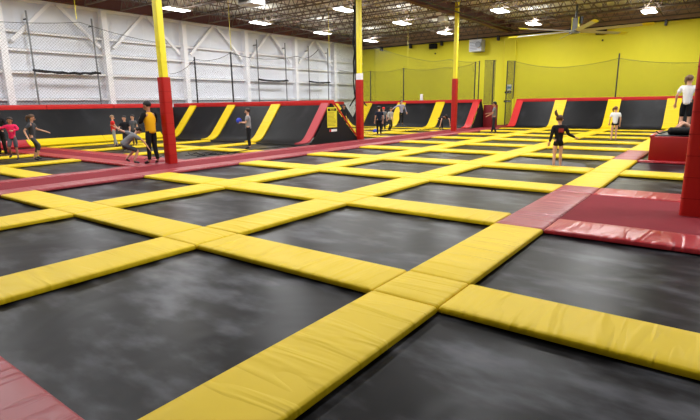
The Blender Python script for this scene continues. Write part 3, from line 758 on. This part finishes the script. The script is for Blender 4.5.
    if hairstyle == 'long': hp(MB().tube([(0, -.03, .02), (0, -.055, -.04), (0, -.06, -.11)], .02, 10, rr=[.055, .046, .026]), 'long_hair', hm_)
    if print_:
        MB().box(-.045*h, .045*h, -.098*h, -.088*h, .70*h, .77*h).build('back_print', mat('print_red', print_, .7, .3), t, bevel=.004)
    return t
Zb = ZM+.0
# staff member
person('staff member in yellow and black top and black trousers standing beside the near pillar', (-11.36, 4.53, -.0), 300, 1.77,
       {'head': (0, .035, .925), 'eR': (.15, .05, .66), 'wR': (.06, .17, .70), 'eL': (-.15, .05, .66), 'wL': (-.05, .17, .72), 'aR': (.075, -.02, .045), 'tR': (.10, .07, .018), 'aL': (-.06, .02, .045), 'tL': (-.08, .11, .018)},
       shirt=(28, 28, 30), vest=(240, 180, 20), wide=1.12, hair=(24, 20, 20), skin=SKIN2, yaw_head=25)
# kid landing, grey tee
person('boy in grey shirt and grey shorts bending forward mid-jump with one arm stretched out', (-11.68, 4.1, .03), 62, 1.38,
       {'pelvis': (0, -.15, .41), 'eR': (.15, .22, .46), 'wR': (.14, .30, .32), 'eL': (-.16, -.16, .68), 'wL': (-.19, -.28, .76), 'kR': (.07, .10, .27), 'aR': (.07, .0, .05), 'tR': (.08, .10, .02),
        'kL': (-.06, .06, .28), 'aL': (-.06, -.14, .10), 'tL': (-.06, -.07, .05)}, bend=48, wide=1.12,
       shirt=(128, 130, 134), pants=(70, 70, 76), leg='knee', hair=(34, 26, 22), shoes=(24, 24, 26))
person('child in bright red shirt and grey trousers standing with back turned in the left court', (-18.5, 7.2, 0), 60, 1.3,
       {'eR': (.17, .05, .68), 'wR': (.12, .15, .56), 'aL': (-.05, .08, .05), 'tL': (-.05, .17, .02)}, shirt=(208, 44, 38), pants=(140, 144, 150), hair=(150, 120, 90), yaw_head=-20)
person('boy in black and white shirt facing the camera behind the bending boy', (-17.2, 7.0, Zb), 190, 1.36,
       {'eR': (.16, .05, .66), 'wR': (.10, .16, .62)}, shirt=(34, 34, 38), pants=(60, 60, 66), leg='knee', hair=(32, 24, 20))
person('boy half hidden at the back between the black shirt boy and the pillar', (-18.95, 8.35, Zb), 200, 1.36, None, shirt=(90, 92, 96), pants=(50, 50, 56), hair=(50, 38, 30))
person('person in all black clothes standing behind the girl in pink', (-18.7, 3.2, Zb), 170, 1.68, {'eL': (-.17, .04, .66), 'wL': (-.12, .16, .64)}, shirt=(26, 26, 30), sleeve='long', pants=(22, 22, 24), hair=(36, 26, 22), skin=SKIN2)
person('girl in bright pink long sleeved top and grey shorts with arms out', (-16.9, 2.95, -.03), 170, 1.38,
       {'eR': (.20, .05, .74), 'wR': (.33, .08, .72), 'eL': (-.19, .08, .72), 'wL': (-.12, .2, .70), 'kR': (.07, .09, .30), 'aR': (.08, -.02, .11), 'tR': (.09, .07, .07)},
       shirt=(236, 46, 96), sleeve='long', pants=(92, 92, 100), leg='knee', hair=(48, 32, 26), hairstyle='ponytail', skin=SKIN2)
person('girl in dark grey shirt and capri leggings running towards the right', (-15.75, 3.1, -.02), 75, 1.46,
       {'eR': (.16, -.08, .66), 'wR': (.20, -.02, .52), 'eL': (-.16, .06, .68), 'wL': (-.16, .24, .62), 'kR': (.06, .14, .33), 'aR': (.06, .06, .10), 'tR': (.07, .14, .05), 'kL': (-.05, .06, .28), 'aL': (-.05, -.04, .05), 'tL': (-.05, .05, .02)},
       bend=6, shirt=(70, 72, 78), pants=(66, 68, 74), leg='capri', hair=(92, 66, 46), hairstyle='ponytail')
person('boy in grey shirt and black trousers holding a blue ball, seen in profile', (-13.2, 9.85, Zb), 268, 1.58,
       {'eR': (.13, .04, .65), 'wR': (.06, .17, .66), 'eL': (-.13, .04, .65), 'wL': (-.06, .17, .66)}, shirt=(150, 150, 154), pants=(32, 32, 36), hair=(50, 36, 30))
bp = Vector((-13.2, 9.85, 0))-RIGHT*.36
tag(MB().ball((0, 0, 0), .11, 20, 14).build('ball', mat('blue_rubber', (36, 60, 190), .4, .5), sm=True, loc=(bp.x, bp.y, 1.03)), 'blue ball held by the boy in profile', 'ball')
tag(MB().ball((0, 0, 0), .14, 20, 14).build('ball', mat('blue_rubber', (36, 60, 190), .4, .5), sm=True, loc=(-14.2, 20.3, ZM+.12)), 'blue ball lying on the far left court', 'ball')
person('child in dark clothes leaning on the far court mat wall near the triangular panel', (-16.95, 21.0, Zb), 200, 1.66, {'eR': (.17, .04, .70), 'wR': (.2, .1, .8)}, shirt=(28, 28, 32), sleeve='long', pants=(26, 26, 30), hair=(30, 24, 20), skin=SKIN2)
person('boy in navy shirt and black trousers seen from behind in the far left court', (-12.7, 18.45, Zb), 350, 1.55, None, shirt=(30, 34, 50), pants=(24, 24, 28), hair=(28, 22, 20))
person('child wearing a red cap half hidden behind the boy in navy', (-15.1, 22.6, Zb), 180, 1.45, None, shirt=(110, 112, 118), pants=(40, 40, 46), cap=(214, 40, 40))
person('child in light grey sweater crouching forward beside the boy in navy', (-14.2, 21.9, Zb), 150, 1.45,
       {'eR': (.18, .1, .62), 'wR': (.08, .2, .58), 'kR': (.07, .12, .30), 'kL': (-.07, .05, .26), 'aL': (-.06, -.1, .06), 'tL': (-.06, .0, .03)}, bend=12, shirt=(168, 164, 158), sleeve='long', pants=(40, 40, 46), hair=(60, 44, 34))
person('girl in lilac grey long sleeved top and black trousers jumping with arms raised', (-14.0, 22.9, .28), 165, 1.5,
       {'eR': (.22, .0, .76), 'wR': (.36, .03, .68), 'eL': (-.16, .02, .66), 'wL': (-.2, .05, .52), 'aR': (.09, -.03, .04), 'aL': (-.06, -.04, .06)}, shirt=(150, 148, 168), sleeve='long', pants=(26, 26, 30), hair=(50, 34, 28), hairstyle='long')
person('person in dark clothes bending right down with both hands low by the far pillar', (-12.0, 24.3, Zb), 150, 1.5,
       {'pelvis': (0, -.12, .46), 'eR': (.20, .26, .46), 'wR': (.26, .24, .24), 'eL': (-.20, .26, .46), 'wL': (-.26, .24, .24)}, bend=72, shirt=(44, 42, 46), pants=(34, 34, 38), hair=(40, 28, 24))
person('boy in grey shirt and dark trousers walking near the far end of the walkway', (-7.85, 22.05, Zb), 285, 1.68,
       {'eR': (.14, .06, .66), 'wR': (.10, .2, .64), 'eL': (-.14, .06, .64), 'wL': (-.10, .19, .58), 'aR': (.05, .06, .045), 'aL': (-.05, -.08, .05), 'tR': (.05, .15, .02), 'tL': (-.05, .01, .02)},
       shirt=(112, 110, 112), pants=(34, 36, 46), hair=(22, 20, 20), skin=SKIN2)
person('girl in black long sleeved top and black shorts seen from behind, bare legs', (-1.62, 10.05, -.17), 5, 1.42,
       {'eR': (.16, -.01, .66), 'wR': (.30, .05, .60), 'eL': (-.14, -.03, .65), 'wL': (-.15, .02, .52)}, shirt=(30, 28, 32), sleeve='long', pants=(26, 26, 30), leg='short', hair=(74, 46, 34), hairstyle='ponyup', shoes=None, print_=(150, 50, 44), yaw_head=-50)
person('girl in white shirt and dark shorts standing on a far bed of the main court', (-1.85, 19.95, Zb), 20, 1.42,
       {'eL': (-.14, -.03, .65), 'wL': (-.14, .02, .52)}, shirt=(238, 238, 240), pants=(36, 36, 42), leg='short', hair=(104, 68, 48), hairstyle='ponytail', shoes=None, yaw_head=-60)
person('girl in white shirt and black shorts with long brown ponytail on the red box', (.88, 13.4, .67), 40, 1.58,
       {'eL': (-.16, -.03, .65), 'wL': (-.17, .03, .51)}, shirt=(240, 240, 242), pants=(26, 26, 30), leg='knee', hair=(120, 92, 66), hairstyle='ponytail', yaw_head=-30)
person('child in grey shirt and shorts sitting on the red box with bare knees bent', (1.12, 13.0, .70), 285, 1.3,
       {'pelvis': (0, 0, .075), 'hR': (.05, .01, .085), 'hL': (-.05, .01, .085), 'kR': (.08, .19, .23), 'kL': (-.07, .21, .21), 'aR': (.06, .36, .04), 'aL': (-.06, .38, .04), 'tR': (.07, .45, .02), 'tL': (-.07, .47, .02)},
       shirt=(120, 122, 126), pants=(50, 50, 56), leg='short', hair=(90, 66, 50), shoes=(24, 24, 26), bend=-12)
# black bag on the box
bg = empty('sports_bag', 'black sports bag with loose strap lying on the red box', 'bag', (.80, 12.5, .67))
bm_ = MB().tube([(-.22, 0, .1), (-.18, 0, .1), (.3, .1, .1), (.36, .1, .1)], .1, 12, rr=[.06, .1, .1, .06]); bm_.build('body', BLK, bg, sm=True)
MB().tube([(-.2, 0, .12), (-.32, -.02, .05), (-.42, -.03, .03), (-.5, -.03, .09)], .02, 6).build('strap', BLKM, bg, sm=True)
print('OBJECTS', len(bpy.data.objects))
